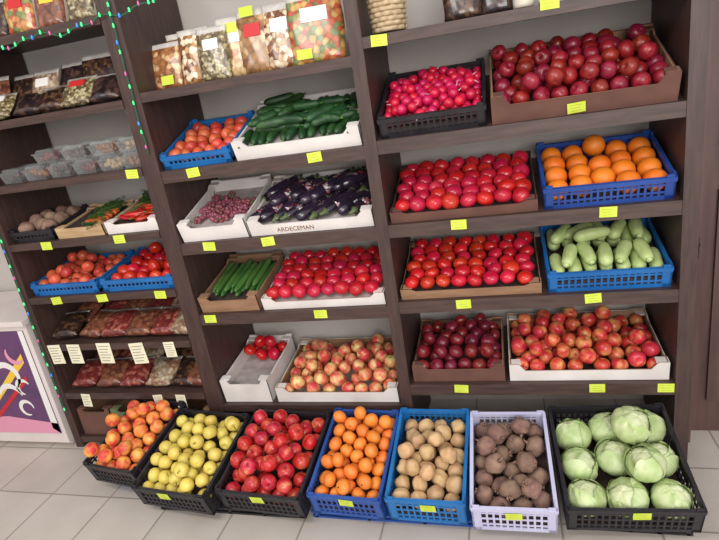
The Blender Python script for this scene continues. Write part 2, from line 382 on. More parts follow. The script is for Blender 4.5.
# cabbage
mc=mat('cabbage_leaf',(204,214,164),(218,226,186),(186,202,142),scale=22,rough=.45,rand=.08,bump=.45,bscale=60)
mc2=mat('cabbage_outer',(170,194,124),(206,218,168),scale=20,rough=.45,rand=.10,bump=.45,bscale=60)
CR=.061
def cab_core(seed):
    b=B(); b.sphere((0,0,0),1,32,20); out=[]
    for v in b.v:
        V=Vector(v); a=math.atan2(V.y,V.x); f=1+.03*math.sin(3*a+seed+2*V.z)+.015*math.sin(11*a+4*V.z+seed)
        out.append((V.x*f*CR,V.y*f*CR,V.z*f*CR*.9))
    b.v=out; return b.mesh('cabbage',mc,True)
def cab_leaf(seed):
    b=B(); n,k=16,16
    for i in range(n+1):
        for j in range(k+1):
            u=i/n; w=j/k*2-1
            th=math.radians(150-(112+8*seed)*u)
            half=math.radians(70)*math.sin(math.pi*min(.95,.12+.83*u))**.6
            az=w*half/ max(.5,math.sin(th))+.25*u*(seed-1)
            rad=CR*(1.035+.22*max(0,u-.78)**1.1+.10*abs(w)**3*u+.022*math.sin(w*11+seed*2+u*4)*u+.022*math.exp(-(w*8)**2)*(1-u)+.012*math.cos(w*18-u*14))
            b.v.append((rad*math.sin(th)*math.cos(az),rad*math.sin(th)*math.sin(az),rad*.9*math.cos(th)))
    for i in range(n):
        for j in range(k):
            q=i*(k+1)+j; b.f.append((q,q+1,q+k+2,q+k+1)); b.m.append(0)
    return b.mesh('leaf',mc2,True)
lf=[cab_leaf(i) for i in range(3)]
kind('cabbage','cabbage',[cab_core(0),cab_core(2)],'round pale green head of cabbage','cabbage',
     [('outer_leaf',lf[i%3],Matrix.Rotation(i*1.7+.3*(i%2),4,'Z')@Matrix.Rotation(.16*(i%2)-.08,4,'Y')@Matrix.Scale(1+.015*i,4)) for i in range(4)])
def grape_mesh(seed):
    b=B(); r=random.Random(seed)
    for i in range(24):
        t=r.random(); a=r.random()*6.28; q=.016*(1-t*.6)*math.sqrt(r.random())
        b.sphere((-.035+.07*t,q*math.cos(a)*1.3,q*math.sin(a)),.0090,8,6)
    return b.mesh('grapes',mat('grape_skin',(128,58,76),(152,86,96),(104,62,60),scale=60,rough=.35,rand=.2),True)
b=B(); b.tube([(-.040,0,0),(-.05,0,.006),(-.056,.002,.012)],[.002,.0018,.002],6); gs=b.mesh('gstem',M_green)
kind('grape','grape_bunch',[grape_mesh(i) for i in range(4)],'bunch of dusky red grapes','grapes',[('stem',gs,I4)])
m=mat('chilli_skin',(176,24,28),(196,44,32),scale=30,rough=.25,rand=.15)
kind('chilli','chilli_pepper',[rod_mesh(.085,.0085,m,bend=.08,fat=-.5,seed=i,name='chilli') for i in range(2)],'shiny slender red chilli pepper','pepper',[('stem',cs,T(.04,0,0))])
m=mat('carrot_skin',(220,112,44),(206,96,38),scale=40,rough=.5,rand=.1)
kind('carrot','carrot',[rod_mesh(.12,.012,m,bend=.02,fat=.5,seed=3,name='carrot')],'orange carrot in wooden crate','carrot')
m=mat('herb_leaf',(50,88,40),(84,120,60),scale=60,rough=.6,rand=.2)
def herb(seed):
    b=B(); r=random.Random(seed)
    for i in range(26):
        a=r.uniform(-.6,.6); L=r.uniform(.06,.12); e=(L*math.cos(a),L*math.sin(a)*.7,r.uniform(0,.03))
        b.tube([(0,0,0),(e[0]*.5,e[1]*.5,e[2]*.8),e],[.0012,.001,.0008],4)
        for k in range(3):
            c=(e[0]+r.uniform(-.01,.01),e[1]+r.uniform(-.01,.01),e[2]+r.uniform(-.004,.006)); q=len(b.v); s=.008
            b.v+=[(c[0]-s,c[1],c[2]),(c[0],c[1]-s*.6,c[2]+.003),(c[0]+s,c[1],c[2]),(c[0],c[1]+s*.6,c[2]+.002)]; b.f.append((q,q+1,q+2,q+3)); b.m.append(0)
    return b.mesh('herbs',m)
kind('herb','herb_bunch',[herb(i) for i in range(3)],'bunch of fresh green herbs','herbs')

# ------------------------------------------------------------------ packing
def pack(w,d,r,n,fl,iters=220,pull=.006):
    rad=r*(1+rng.uniform(-.05,.05,n)); P=np.zeros((n,3))
    P[:,0]=rng.uniform(-w/2+r,w/2-r,n); P[:,1]=rng.uniform(r,d-r,n); P[:,2]=fl+r+rng.uniform(0,1,n)*r*3.0
    for it in range(iters):
        g=it<iters-45
        if g: P[:,2]-=.12*r
        hi=P[:,2]>fl+1.6*r
        if g: P[hi,0]*=1-pull; P[hi,1]+= (d*.45-P[hi,1])*pull
        for k in range(3):
            D=P[:,None,:]-P[None,:,:]; q=np.sqrt((D**2).sum(-1))+1e-9; S=rad[:,None]+rad[None,:]; o=np.maximum(0,S-q); np.fill_diagonal(o,0)
            P+=(D/q[...,None]*o[...,None]).sum(1)*.42
            P[:,0]=np.clip(P[:,0],-w/2+rad,w/2-rad); P[:,1]=np.clip(P[:,1],rad,d-rad); P[:,2]=np.maximum(P[:,2],fl+rad)
    # leave out the ones completely buried under others
    D=P[None,:,:]-P[:,None,:]; hd=np.sqrt((D[...,:2]**2).sum(-1))
    above=((D[...,2]>.7*r)&(hd<1.75*r)).sum(1)
    edge=(P[:,1]<1.6*r)
    keep=(above<4)|edge
    return P[keep],(rad/r*.97)[keep]
def rrot(tilt=3.14): return Euler((random.uniform(-tilt,tilt),random.uniform(-tilt,tilt),random.uniform(0,6.28))).to_matrix().to_4x4()
def fill(cont,key,r,n,h,group,sink=1.6,tilt=3.14,kids=True,lm=M_liner,t=.009):
    o,M,w,d=cont; fl=max(.008,h-sink*r)
    liner(o,w,d,fl,lm)
    P,s=pack(w-2*t,d-2*t,r,n,fl)
    for p,k in zip(P,s): place(key,M@T(p[0],p[1]+t,p[2])@rrot(tilt)@Matrix.Scale(float(k),4),group,kids if isinstance(kids,bool) else random.random()<kids)
def gridfill(cont,key,nx,ny,r,h,group,zs=.85,kids=False,sink=.9,lm=M_liner,jit=.003):
    o,M,w,d=cont; fl=max(.008,h-sink*r); liner(o,w,d,fl,lm); t=.009
    W_=w-2*t; D_=d-2*t
    for j in range(ny):
        for i in range(nx):
            x=-W_/2+r+(W_-2*r)*(i/(nx-1))*.97+(j%2)*.03*(W_-2*r); y=t+r+(D_-2*r)*(j/(ny-1))
            place(key,M@T(x+random.uniform(-jit,jit),y+random.uniform(-jit,jit),fl+r*zs+random.uniform(0,.008))@Euler((random.uniform(-.6,.6)+(3.14 if random.random()<.75 else 0),random.uniform(-.6,.6),random.uniform(0,6))).to_matrix().to_4x4()@Matrix.Scale(random.uniform(.88,1.0),4),group,kids)

# ---- row A right
c=card('RA',.425,.985,.38,.095,.062,M_kraftd,M_kraft,'brown cardboard box heaped with dark red apples')
fill(c,'redapple',.0295,92,.078,'dark red apples in the brown cardboard box',sink=1.6,kids=.3)
c=crate('RA',.045,.415,.36,.075,M_blackp,'black plastic crate full of bright pink radishes')
fill(c,'radish',.0190,135,.068,'radishes in the black crate',sink=2.0,kids=.3)
# ---- row B right
c=card('RB',.04,.565,.36,.045,.035,M_kraftd,M_blackp,'shallow dark tray holding rows of red tomatoes')
gridfill(c,'ptomato',8,6,.0325,.045,'tomatoes in the shallow tray')
c=crate('RB',.578,.985,.34,.08,M_dblue,'blue plastic crate of large oranges')
fill(c,'orange',.040,19,.065,'oranges in the blue crate',sink=1.5)
# ---- row C right
c=card('RC',.04,.565,.36,.045,.035,M_kraft,M_blackp,'shallow cardboard tray of round red tomatoes')
gridfill(c,'tomato',8,6,.0325,.045,'tomatoes in the cardboard tray',kids=False)
cz=crate('RC',.58,.985,.35,.08,M_bluep,'blue plastic crate of pale green zucchini')
# ---- row D right
c=card('RD',.045,.415,.35,.075,.055,M_kraftd,M_kraft,'brown cardboard box of very dark apples')
fill(c,'plum',.030,52,.066,'dark apples in the cardboard box',sink=1.6,kids=.3)
c=card('RD',.425,.99,.37,.075,.045,M_whitebox,M_kraft,'white cardboard box of red and yellow apples')
fill(c,'blush',.0315,72,.058,'blushed apples in the white box',sink=1.6,kids=.5)
# ---- row A middle
c=crate('MA',-.835,-.53,.32,.055,M_bluep,'small blue plastic crate of orange red persimmons')
fill(c,'persimmon',.028,25,.036,'orange red fruit in the small blue crate',sink=1.0,kids=.3)
cc=card('MA',-.535+.015,-.02,.37,.075,.05,M_whitebox,M_whitebox,'white cardboard box heaped with green cucumbers')
# ---- row B middle
cg=card('MB',-.838,-.535,.37,.085,.06,M_whitebox,M_whitebox,'white cardboard box with a few bunches of grapes')
ce=card('MB',-.53,-.018,.37,.07,.045,M_whitebox,M_whitebox,'white cardboard box of glossy eggplants')
# ---- row C middle
cl=card('MC',-.838,-.56,.36,.075,.055,M_kraft,M_kraft,'brown cardboard box of long green cucumbers')
c=card('MC',-.548,-.018,.37,.055,.035,M_whitebox,M_kraft,'white cardboard tray of round red tomatoes')
gridfill(c,'ptomato',8,6,.0325,.055,'tomatoes in the white tray',lm=M_linerw)
# ---- row D middle
c=card('MD',-.838,-.60,.36,.12,.095,M_whitebox,M_whitebox,'tall white cardboard box with a few red tomatoes')
o,M,w,d=c; liner(o,w,d,.05,M_linerw)
P,s=pack(w-.02,.12,.0315,8,.05)
for p,k in zip(P,s): place('tomato',M@T(p[0],p[1]+.22,p[2])@rrot(),'tomatoes in the tall white box',False)
c=card('MD',-.578,-.022,.38,.075,.05,M_whitebox,M_kraft,'white cardboard box of pale blushed apples')
fill(c,'paleblush',.0315,72,.058,'pale blushed apples in the white box',sink=1.6,lm=M_linerw,kids=.5)

def rods(cont,key,R,L,nx,ny,nl,h,group,yaw0=0,jyaw=8,jx=.01,sink=1.4,lm=M_liner,zf=1.6):
    o,M,w,d=cont; fl=max(.008,h-sink*R); liner(o,w,d,fl,lm)
    for l in range(nl):
        n=nx-l
        for i in range(n):
            for j in range(ny):
                x=(i-(n-1)/2)*(w-.03-2*R)/(nx-1); y=.012+L/2+(d-.024-L)*(j/(ny-1) if ny>1 else .5)
                a=90+yaw0+random.uniform(-jyaw,jyaw)+(180 if random.random()<.5 else 0)
                place(key,M@T(x+random.uniform(-jx,jx)*.3,y+random.uniform(-jx,jx),fl+R+l*R*zf+random.uniform(0,.002))@Matrix.Rotation(math.radians(a),4,'Z')@Matrix.Rotation(random.uniform(0,6.28),4,'X'),group)
rods(cz,'zucchini',.0235,.145,7,2,1,.062,'zucchini in the blue crate',jyaw=9,jx=.008,sink=1.0)
o,M,w,d=cz
for (x,y,a,l) in ((-.12,.08,75,1),(-.06,.09,100,1),(.0,.08,85,1),(.06,.085,70,1),(.125,.085,95,1),(-.13,.24,60,1),(-.07,.25,35,1),(.0,.25,95,1),(.07,.245,65,1),(.135,.24,85,1),(-.03,.17,15,2)):
    place('zucchini',M@T(x,y,.062+.0235*(1.65 if l==1 else 2.9))@Matrix.Rotation(math.radians(a+(180 if random.random()<.4 else 0)),4,'Z')@Matrix.Rotation(random.uniform(0,6.28),4,'X'),'zucchini in the blue crate')
rods(cl,'longcuke',.0145,.235,8,1,2,.055,'long cucumbers in the cardboard box',jyaw=3,jx=.02,sink=1.5)
rods(cc,'cucumber',.0165,.13,12,2,1,.062,'cucumbers in the white box',jyaw=14,jx=.01,sink=1.5,lm=M_linerw)
o,M,w,d=cc
for i in range(34):
    x=random.uniform(-w/2+.08,w/2-.08); y=random.uniform(.06,d-.06)
    place('cucumber',M@T(x,y,.074+(i//12)*.014)@Matrix.Rotation(random.uniform(-.5,1.1),4,'Z'),'cucumbers in the white box')
rods(ce,'eggplant',.0235,.18,9,2,1,.058,'eggplants in the white box',yaw0=-30,jyaw=10,jx=.01,sink=1.3,lm=M_linerw)
o,M,w,d=ce
for i in range(9):
    x=-w/2+.09+(w-.18)*(i/8); y=random.uniform(.12,d-.12)
    place('eggplant',M@T(x,y,.084)@Matrix.Rotation(math.radians(52+random.uniform(-14,14)),4,'Z'),'eggplants in the white box')
o,M,w,d=cg; liner(o,w,d,.035,M_linerw)
for i in range(14):
    x=-w/2+.06+(w-.13)*((i%4)/3); y=.07+(i//4)*.055+random.uniform(-.01,.01)
    place('grape',M@T(x,y+.03,.050+random.uniform(0,.006))@Matrix.Rotation(random.uniform(0,6.28),4,'Z'),'grape bunches in the white box')

# ------------------------------------------------------------------ bottom crates
def floorcrate(xl,xr,y,z,d,h,m,label,yaw=0,tilt=15):
    M=W((xl+xr)/2,y,z,tilt,yaw); return crate(None,xl,xr,d,h,m,label,M=M)
HB=.115
TG=[]
def fc(*a,**k):
    c=floorcrate(*a,**k); TG.append(c); return c
c=fc(-1.365,-1.075,-.335,-1.455,.38,HB,M_blackp,'black plastic crate of nectarines on the floor display',yaw=-9)
fill(c,'peach',.0315,50,HB-.022,'nectarines in the black crate',sink=1.9)
c=fc(-1.058,-.703,-.43,-1.475,.40,HB,M_blackp,'black plastic crate heaped with yellow apples',yaw=-6)
fill(c,'yellow',.0295,72,HB-.022,'yellow apples in the black crate',sink=1.9,kids=.6)
c=fc(-.685,-.326,-.42,-1.475,.40,HB,M_blackp,'black plastic crate heaped with shiny red apples',yaw=-4)
fill(c,'brightapple',.0335,56,HB-.022,'shiny red apples in the black crate',sink=1.8)
c=fc(-.312,-.028,-.41,-1.475,.40,HB,M_dblue,'deep blue plastic crate of tangerines',yaw=-3)
fill(c,'mandarin',.0285,52,HB-.02,'tangerines in the deep blue crate',sink=1.6)
c=fc(-.016,.264,-.415,-1.475,.40,HB+.01,M_bluep,'bright blue plastic crate of washed potatoes',yaw=-1)
fill(c,'potato',.031,32,.085,'potatoes in the bright blue crate',sink=1.5)
c=fc(.276,.556,-.43,-1.475,.40,HB+.01,M_lilac,'pale lilac plastic crate of beetroots',yaw=1)
fill(c,'beet',.035,25,.082,'beetroots in the lilac crate',sink=1.4)
c=fc(.578,.985,-.40,-1.475,.42,HB,M_blackp,'wide black plastic crate of cabbages',yaw=3)
fill(c,'cabbage',.063,11,.070,'cabbages in the wide black crate',sink=1.0,tilt=.7)
def stand(x0,x1,y0,m,label,name='crate_stand'):
    z0=-1.478; b=B(); M=W((x0+x1)/2,y0+.02,z0-.004,15); w=x1-x0
    b.box(-w/2,w/2,.0,.36,-.012,-.002)
    b.v=[tuple(M@Vector(v)) for v in b.v]
    for x in np.linspace(x0+.01,x1-.02,5): 
        b.box(x,x+.012,y0+.03,y0+.045,0,.036)
        b.box(x,x+.012,y0+.33,y0+.345,0,.10)
    b.box(x0,x1,y0+.03,y0+.04,0,.008)
    b.v=[tuple(Vector(v)-Vector(((x0+x1)/2,y0,0))) for v in b.v]
    ob(name,b.mesh('stand',m),T((x0+x1)/2,y0,0),label=label,category='stand')
stand(-1.0,-.36,-.42,M_blackp,'low black slatted stand under the apple crates')
stand(-.33,.53,-.41,M_dblue,'low blue slatted stand under the tangerine and potato crates')
stand(.60,.97,-.39,M_blackp,'low black slatted stand under the cabbage crate')
ob('plastic_crate',crate_mesh(.24,.28,.055,M_dblue),T(-1.20,-.28,0)@Matrix.Rotation(-.15,4,'Z'),label='upturned blue crate propping the nectarine crate',category='crate')

# ------------------------------------------------------------------ price tags
b=B(); b.box(-.031,.031,-.0012,0,-.020,.020)
for k in range(3): b.box(-.024+.003*k,.018-.004*(k%2),-.0014,-.0011,.010-k*.011,.0115-k*.011,1)
tagme=b.mesh('tag',[M_tag,mat('faint_pencil',(150,160,70),rough=.8)])
tagp=bpy.data.objects.new('price_tag',tagme); tagp['label']='small lime yellow paper price tag on the shelf edge'; tagp['category']='price tag'; tagp['group']='lime price tags'
def tagm(M,s=.88,lab=None):
    c=tagp.copy(); COL.objects.link(c); c.matrix_world=M@Matrix.Rotation(random.uniform(-.07,.07),4,'Y')@Matrix.Scale(s,4)
    if lab: c['label']=lab
def tag(x,y,z,tilt=0,s=.88): tagm(W(x,y,z,tilt),s)
for key,xs in (('RB',(.29,.78)),('RC',(.28,.73)),('RD',(.24,.74,.97)),('MA',(-.2,-.70)),('MB',(-.71,-.45)),('MC',(-.29,-.79)),('L3',(-1.5,-1.12)),('L4',(-1.3,-1.0,-1.55)),('R0',(.09,)),('L2',(-.97,))):
    y,z,t=ROW[key]
    for x in xs: tag(x,y-.0215,z-.018)
tag(.69,-.002,-.165,23); tag(.62,-.0145,.15)
for i,c in enumerate(TG):
    if i==0: continue
    tagm(c[1]@T((.0,-.02,.0,0.01,.01,.0,.02)[i],-.0048,.092),.85,'small lime yellow paper price tag clipped to crate rim')
b=B(); b.box(-.036,.036,-.0012,0,-.05,.05)
for k in range(6): b.box(-.028,.028-.007*(k%3),-.0015,-.0011,.032-k*.014,.0355-k*.014,1)
cardme=b.mesh('pcard',[M_card,M_ink])
cardp=bpy.data.objects.new('price_card',cardme); cardp['label']='cream printed price card hanging from the shelf edge'; cardp['category']='price card'; cardp['group']='cream price cards'
for x,z,s in ((-1.66,-.985,1),(-1.55,-.985,1),(-1.38,-.985,1.05),(-1.2,-.99,1.05),(-1.03,-.975,.75),(-1.58,-1.24,.7),(-1.17,-1.245,.7),(-1.05,-1.245,.7)):
    c=cardp.copy(); COL.objects.link(c); c.matrix_world=W(x,-.0145,z)@Matrix.Rotation(random.uniform(-.08,.08),4,'Y')@Matrix.Scale(s,4)

# ------------------------------------------------------------------ pouches & packs
def pouch_mesh(w,h,t,m,seal=None,flat=False):
    b=B(); nx,nz=14,18
    for side in (-1,1):
        for i in range(nz+1):
            for j in range(nx+1):
                u=j/nx; v=i/nz
                th=t/2*(1-abs(2*u-1)**3.0)**.7*(min(1,max(0,(.93-v)/.28)))**.6*min(1,v/.10+.25)**.5 if v<.93 else 0
                th+=.0012
                wz=.0022*math.sin(u*17+v*11+w*100)*(1 if th>.003 else .3)
                b.v.append(((u-.5)*w*(1-.03*math.sin(v*9)*abs(2*u-1)),side*(th+wz*.5),v*h))
    o=(nx+1)*(nz+1)
    for s in (0,1):
        for i in range(nz):
            for j in range(nx):
                q=s*o+i*(nx+1)+j; f=(q,q+1,q+nx+2,q+nx+1)
                b.f.append(f if s==0 else f[::-1]); b.m.append(1 if i>=nz-2 else 0)
    for i in range(nz):
        for j in (0,nx):
            q=i*(nx+1)+j; f=(q,q+nx+1,o+q+nx+1,o+q); b.f.append(f if j==0 else f[::-1]); b.m.append(0)
    for j in range(nx):
        b.f.append((j,o+j,o+j+1,j+1)); b.m.append(0)
        q=nz*(nx+1)+j; b.f.append((q,q+1,o+q+1,o+q)); b.m.append(1)
    return b.mesh('pouch',[m,seal or m],True)
M_film=mat('clear_film',(212,206,198),(190,186,180),scale=40,rough=.15,coat=.5)
def nutm(name,a,b_,c_,s=55): return mat(name,a,b_,c_,scale=s,rough=.3,vor=True,coat=.6,pos=(.2,.6))
N1=nutm('almond_fill',(150,92,50),(186,130,84),(226,190,140)); N2=nutm('cashew_fill',(206,170,116),(228,200,150),(180,130,80))
N3=nutm('mixed_nut_fill',(120,66,38),(198,150,96),(236,220,190)); N4=nutm('seed_fill',(96,82,56),(150,130,92),(190,180,140),90)
N5=nutm('raisin_fill',(44,32,30),(70,46,40),(104,74,52),70); N6=nutm('printed_fruit',(190,84,54),(224,178,104),(120,136,80),48)
N7=nutm('walnut_fill',(170,126,80),(120,80,48),(206,170,124),40); N8=nutm('prune_fill',(38,30,34),(60,42,44),(90,66,58),45)
N9=nutm('berry_fill',(134,54,50),(108,42,42),(172,100,86),60); N10=nutm('dried_brown_fill',(130,76,58),(160,106,76),(106,62,50),50)
N11=nutm('pale_fill',(200,184,160),(176,150,120),(150,110,90),60)
M_white=mat('white_print',(232,230,226),rough=.5); M_redp=mat('red_print',(196,40,44),rough=.5); M_yelp=mat('yellow_print',(236,196,60),rough=.5)
def pouch(x,y,z,w,h,t,m,label,lean=-12,yaw=0,lab=None,group='snack pouches',tg=False,seal=None,roll=0,name='snack_pouch'):
    M=W(x,y,z+.004,lean,yaw)@Matrix.Rotation(math.radians(roll),4,'Y')
    o=ob(name,pouch_mesh(w,h,t,m,seal or M_film),M,label=label,category='snack bag',group=group)
    if lab:
        b=B(); b.box(-w*.24,w*.24,-t/2-.003,-t/2+.002,h*.56,h*.76); ob('label_sticker',b.mesh('sticker',lab),parent=o,local=I4)
    if tg:
        b=B(); b.box(-.028,.028,-t/2-.006,-t/2-.0045,-.017,.017); ob('price_sticker',b.mesh('psticker',M_tag),parent=o,local=T(tg[0]*w,0,tg[1]*h))
    return o
zt=ROW['M0'][1]
sp=[(-.795,.12,.15,.17,N1,None,'pouch of shelled almonds with clear film',(.1,.16)),
    (-.72,.15,.14,.20,N7,None,'pouch of walnut halves with clear film',None),
    (-.65,.11,.13,.20,N3,None,'pouch of mixed nuts with clear film',None),
    (-.565,.09,.13,.19,N4,M_white,'pouch of pumpkin seeds with white label',None),
    (-.49,.12,.13,.215,N2,M_white,'pouch of cashews with white label',(0,.80)),
    (-.40,.11,.14,.225,N7,M_redp,'pouch of peeled nuts with red label',(-.1,.95)),
    (-.29,.10,.14,.225,N3,M_white,'pouch of nut mix with white label',None),
    (-.15,.09,.20,.24,N6,M_white,'large printed pouch of dried fruit mix',(-.25,.12))]
for x,y,w,h,m_,lab,lb,tg in sp:
    pouch(x,y,zt,w,h,.035,m_,lb,lean=-10,yaw=random.uniform(-4,8),lab=lab,group='nut pouches on the top shelf',tg=tg)
def pillow_row(key,items,group,t=.035,lean=-35,y=.10):
    zz=ROW[key][1]
    for x,w,h,m_,lb,lab in items:
        pouch(x,y+random.uniform(-.02,.02),zz+.012,w,h,t,m_,lb,lean=lean+random.uniform(-5,5),yaw=random.uniform(-12,12),lab=lab,group=group)
pillow_row('L0',[(-1.62,.12,.15,N6,'colourful printed snack pouch',M_white),(-1.48,.12,.15,N5,'dark snack pouch with white label',M_white),(-1.36,.13,.16,N6,'colourful printed snack pouch',M_redp),(-1.22,.12,.15,N10,'brown snack pouch with yellow label',M_yelp),(-1.08,.13,.16,N4,'pouch of green seeds',M_white),(-.97,.09,.15,N5,'dark glossy raisin pouch',None)],'pouches on the highest shelf',lean=-14)
pillow_row('L1',[(-1.66,.13,.19,N10,'pouch of dried apricots',M_white),(-1.53,.14,.18,N5,'pouch of black raisins',None),(-1.40,.14,.18,N11,'pouch of pale dried fruit',M_white),(-1.27,.15,.19,N8,'pouch of prunes in clear film',None),(-1.12,.16,.2,N5,'pouch of dark raisins in clear film',None),(-.99,.12,.18,N4,'pouch of green seeds with label',M_yelp)],'dried fruit pouches on the second shelf',lean=-22,y=.13)
pillow_row('L1',[(-1.58,.14,.14,N4,'pouch of mixed green seeds',M_white),(-1.44,.14,.14,N8,'pouch of dark dried plums',None),(-1.30,.13,.14,N5,'pouch of shiny black raisins',None),(-1.17,.14,.14,N4,'pouch of mixed seeds',M_redp),(-1.03,.13,.14,N8,'pouch of dried cherries',None)],'dried fruit pouches on the second shelf',lean=-48,y=.04)
M_clear=mat('clear_plastic',(225,230,230),rough=.08,alpha=.14,spec=.8)
def tub(x,y,z,w,d,h,m_,label,yaw=0):
    M=W(x,y,z+.001,2,yaw)
    b=B(); i=.008
    def fr(x0,x1,y0,y1,z0,z1,s):
        n=len(b.v); b.v+=[(x0+s,y0+s,z0),(x1-s,y0+s,z0),(x1-s,y1-s,z0),(x0+s,y1-s,z0),(x0,y0,z1),(x1,y0,z1),(x1,y1,z1),(x0,y1,z1)]
        for q in ((0,3,2,1),(0,1,5,4),(1,2,6,5),(2,3,7,6),(3,0,4,7)): b.f.append(tuple(n+k for k in q)); b.m.append(0)
    fr(-w/2,w/2,0,d,0,h*.72,i)
    o=ob('plastic_tub',b.mesh('tub',M_clear),M,label=label,category='food container',group='clear tubs on the third shelf')
    b=B(); b.box(-w/2-.004,w/2+.004,-.004,d+.004,h*.72,h*.78); b.prism([(-w/2+.006,h*.78),(w/2-.006,h*.78),(w/2-.02,h),(-w/2+.02,h)],'y',.008,d-.008)
    ob('tub_lid',b.mesh('lid',M_clear),parent=o,local=I4)
    b=B(); r=random.Random(int(x*1000))
    for k in range(44): b.sphere((r.uniform(-w/2+.022,w/2-.022),r.uniform(.022,d-.022),r.uniform(.012,h*.62)),.012,7,5)
    ob('tub_contents',b.mesh('contents',m_,True),parent=o,local=I4)
zz=ROW['L2'][1]
DF=[mat('dried_dark',(58,44,42),(82,58,52),scale=60,rough=.6),mat('dried_amber',(140,90,56),(116,72,48),scale=60,rough=.5),mat('dried_pale',(170,146,112),(146,118,90),scale=60,rough=.6),mat('dried_red',(110,48,48),(88,38,42),scale=60,rough=.5)]
k=0
for x in (-1.62,-1.49,-1.36,-1.23,-1.10,-.985):
    tub(x,.04,zz,.115,.14,.062,DF[(0,1,0,3,2,1)[k%6]],('clear plastic tub of '+('black','amber','black','dark red','pale','amber')[k%6]+' dried fruit'),random.uniform(-6,6)); k+=1
for x in (-1.42,-1.27,-1.13,-1.0):
    tub(x,.05,zz+.064,.115,.13,.058,DF[(k+1)%4],'clear plastic tub of dried fruit stacked on another',random.uniform(-6,6)); k+=1
# L3
c=card('L3',-1.45,-1.20,.26,.05,.045,M_wbox,M_wbox,'pale wooden crate with herbs and carrots',name='wooden_crate'); o,M,w,d=c; liner(o,w,d,.03)
for i in range(6): place('herb',M@T(random.uniform(-.09,.02),.05+.03*i,.035+.003*i)@Matrix.Rotation(random.uniform(-.5,.5),4,'Z'),'herb bunches in the wooden crate')
for i in range(5): place('carrot',M@T(.045,.05+.032*i,.045)@Matrix.Rotation(random.uniform(-.4,.4),4,'Z'),'carrots in the wooden crate')
c=card('L3',-1.19,-.93,.28,.055,.04,M_whitebox,M_wbox,'white tray of red chillies and peppers'); o,M,w,d=c; liner(o,w,d,.03)
for i in range(26): place('chilli',M@T(random.uniform(-.07,.07),.04+.2*(i/26),.042+random.uniform(0,.02))@Matrix.Rotation(random.uniform(-.8,.8),4,'Z'),'chillies in the white tray')
for i in range(3): place('herb',M@T(-.06,.09+.06*i,.05)@Matrix.Rotation(random.uniform(1,2),4,'Z'),'herbs in the white tray')
c=crate('L3',-1.70,-1.46,.26,.05,M_blackp,'black crate of earthy root vegetables')
fill(c,'beet',.035,9,.03,'root vegetables in the black crate',sink=.6,kids=False)
# L4
c=crate('L4',-1.69,-1.32,.31,.055,M_bluep,'blue crate of orange red persimmons'); fill(c,'persimmon',.028,38,.04,'persimmons in the blue crate',sink=1.4,kids=.4)
c=crate('L4',-1.305,-.93,.33,.055,M_bluep,'blue crate of ripe red tomatoes'); fill(c,'tomato',.0325,26,.035,'tomatoes in the blue crate',sink=.8,kids=False)
# L5 / L6
fm=[N5,N10,N9,N10,N9,N11]
fl_=['dark dried fruit','brown dried fruit','red dried berries','brown dried apricots','dark red berries','pale mixed nuts']
def lying(key,xs,group,off=0):
    y,z,t=ROW[key]
    for i,x in enumerate(xs):
        for j in range(2):
            M=W(x+random.uniform(-.01,.01),.02+.13*j,z+.028+.02*j,-68,random.uniform(-10,10))
            k=(i+off+j)%6
            ob('dried_fruit_bag',pouch_mesh(.135,.17,.045,fm[k],M_film),M,label='clear bag of '+fl_[k],category='snack bag',group=group)
lying('L5',(-1.62,-1.48,-1.34,-1.2,-1.07,-.995),'dried fruit bags on the price card shelf')
lying('L6',(-1.6,-1.46,-1.32,-1.18,-1.05,-.995),'dried fruit bags on the low shelf',2)
y,z,t=ROW['L7']
for x0,x1,m_,lb in ((-1.69,-1.50,M_kraftd,'dark cardboard carton on the lowest shelf'),(-1.49,-1.23,mat('green_carton',(94,114,82),(110,122,94),scale=8,rough=.7),'green printed carton on the lowest shelf'),(-1.22,-.93,M_kraft,'brown open carton on the lowest shelf')):
    ob('cardboard_carton',card_mesh(x1-x0,.30,.15,.13,m_,M_kraft),W((x0+x1)/2,.01,z+.001,0),label=lb,category='box')

# ------------------------------------------------------------------ top right shelf items
zr=ROW['R0'][1]
def basket(x,y,r,h,label):
    b=B(); n=9
    for i in range(n):
        z=.006+h*i/n; rr=r*(.82+.18*i/n); seg=40
        pts=[rr+.003*math.sin(k*math.pi/2+i*math.pi) for k in range(seg)]
        P=[(pts[k]*math.cos(2*math.pi*k/seg),pts[k]*math.sin(2*math.pi*k/seg),z) for k in range(seg)]; P.append(P[0])
        b.tube(P,[.0085]*len(P),7)
    b.lathe([(.001,.003),(r*.8,.003),(r*.82,.01),(r*.8,.012),(.001,.008)],24)
    o=ob('wicker_basket',b.mesh('basket',mat('wicker',(206,184,150),(176,150,116),scale=60,rough=.7),True),W(x,y,zr+.012),label=label,category='basket')
    P=[(r*1.02*math.cos(2*math.pi*k/30),r*1.02*math.sin(2*math.pi*k/30),h+.004) for k in range(31)]
    b=B(); b.tube(P,[.008]*31,8); ob('rim',b.mesh('rim',mat('wicker_rim',(214,196,166),(190,164,130),scale=60,rough=.7),True),parent=o,local=I4)
basket(.11,.10,.062,.14,'small round pale wicker basket')
pouch(.36,.12,zr+.004,.13,.17,.05,N5,'dark snack pouch with white label',lab=M_white,lean=-8,group='packs on the high shelf')
pouch(.47,.12,zr+.004,.10,.17,.04,N8,'dark snack pouch beside bottles',lean=-8,group='packs on the high shelf')
pouch(.88,.12,zr+.004,.14,.17,.05,N6,'printed snack pouch on the high shelf',lean=-8,group='packs on the high shelf')
b=B(); b.lathe([(.001,0),(.03,0),(.032,.01),(.032,.11),(.028,.13),(.012,.15),(.012,.17),(.001,.17)],24)
bot=b.mesh('bottle',mat('cream_bottle',(222,214,196),rough=.35),True)
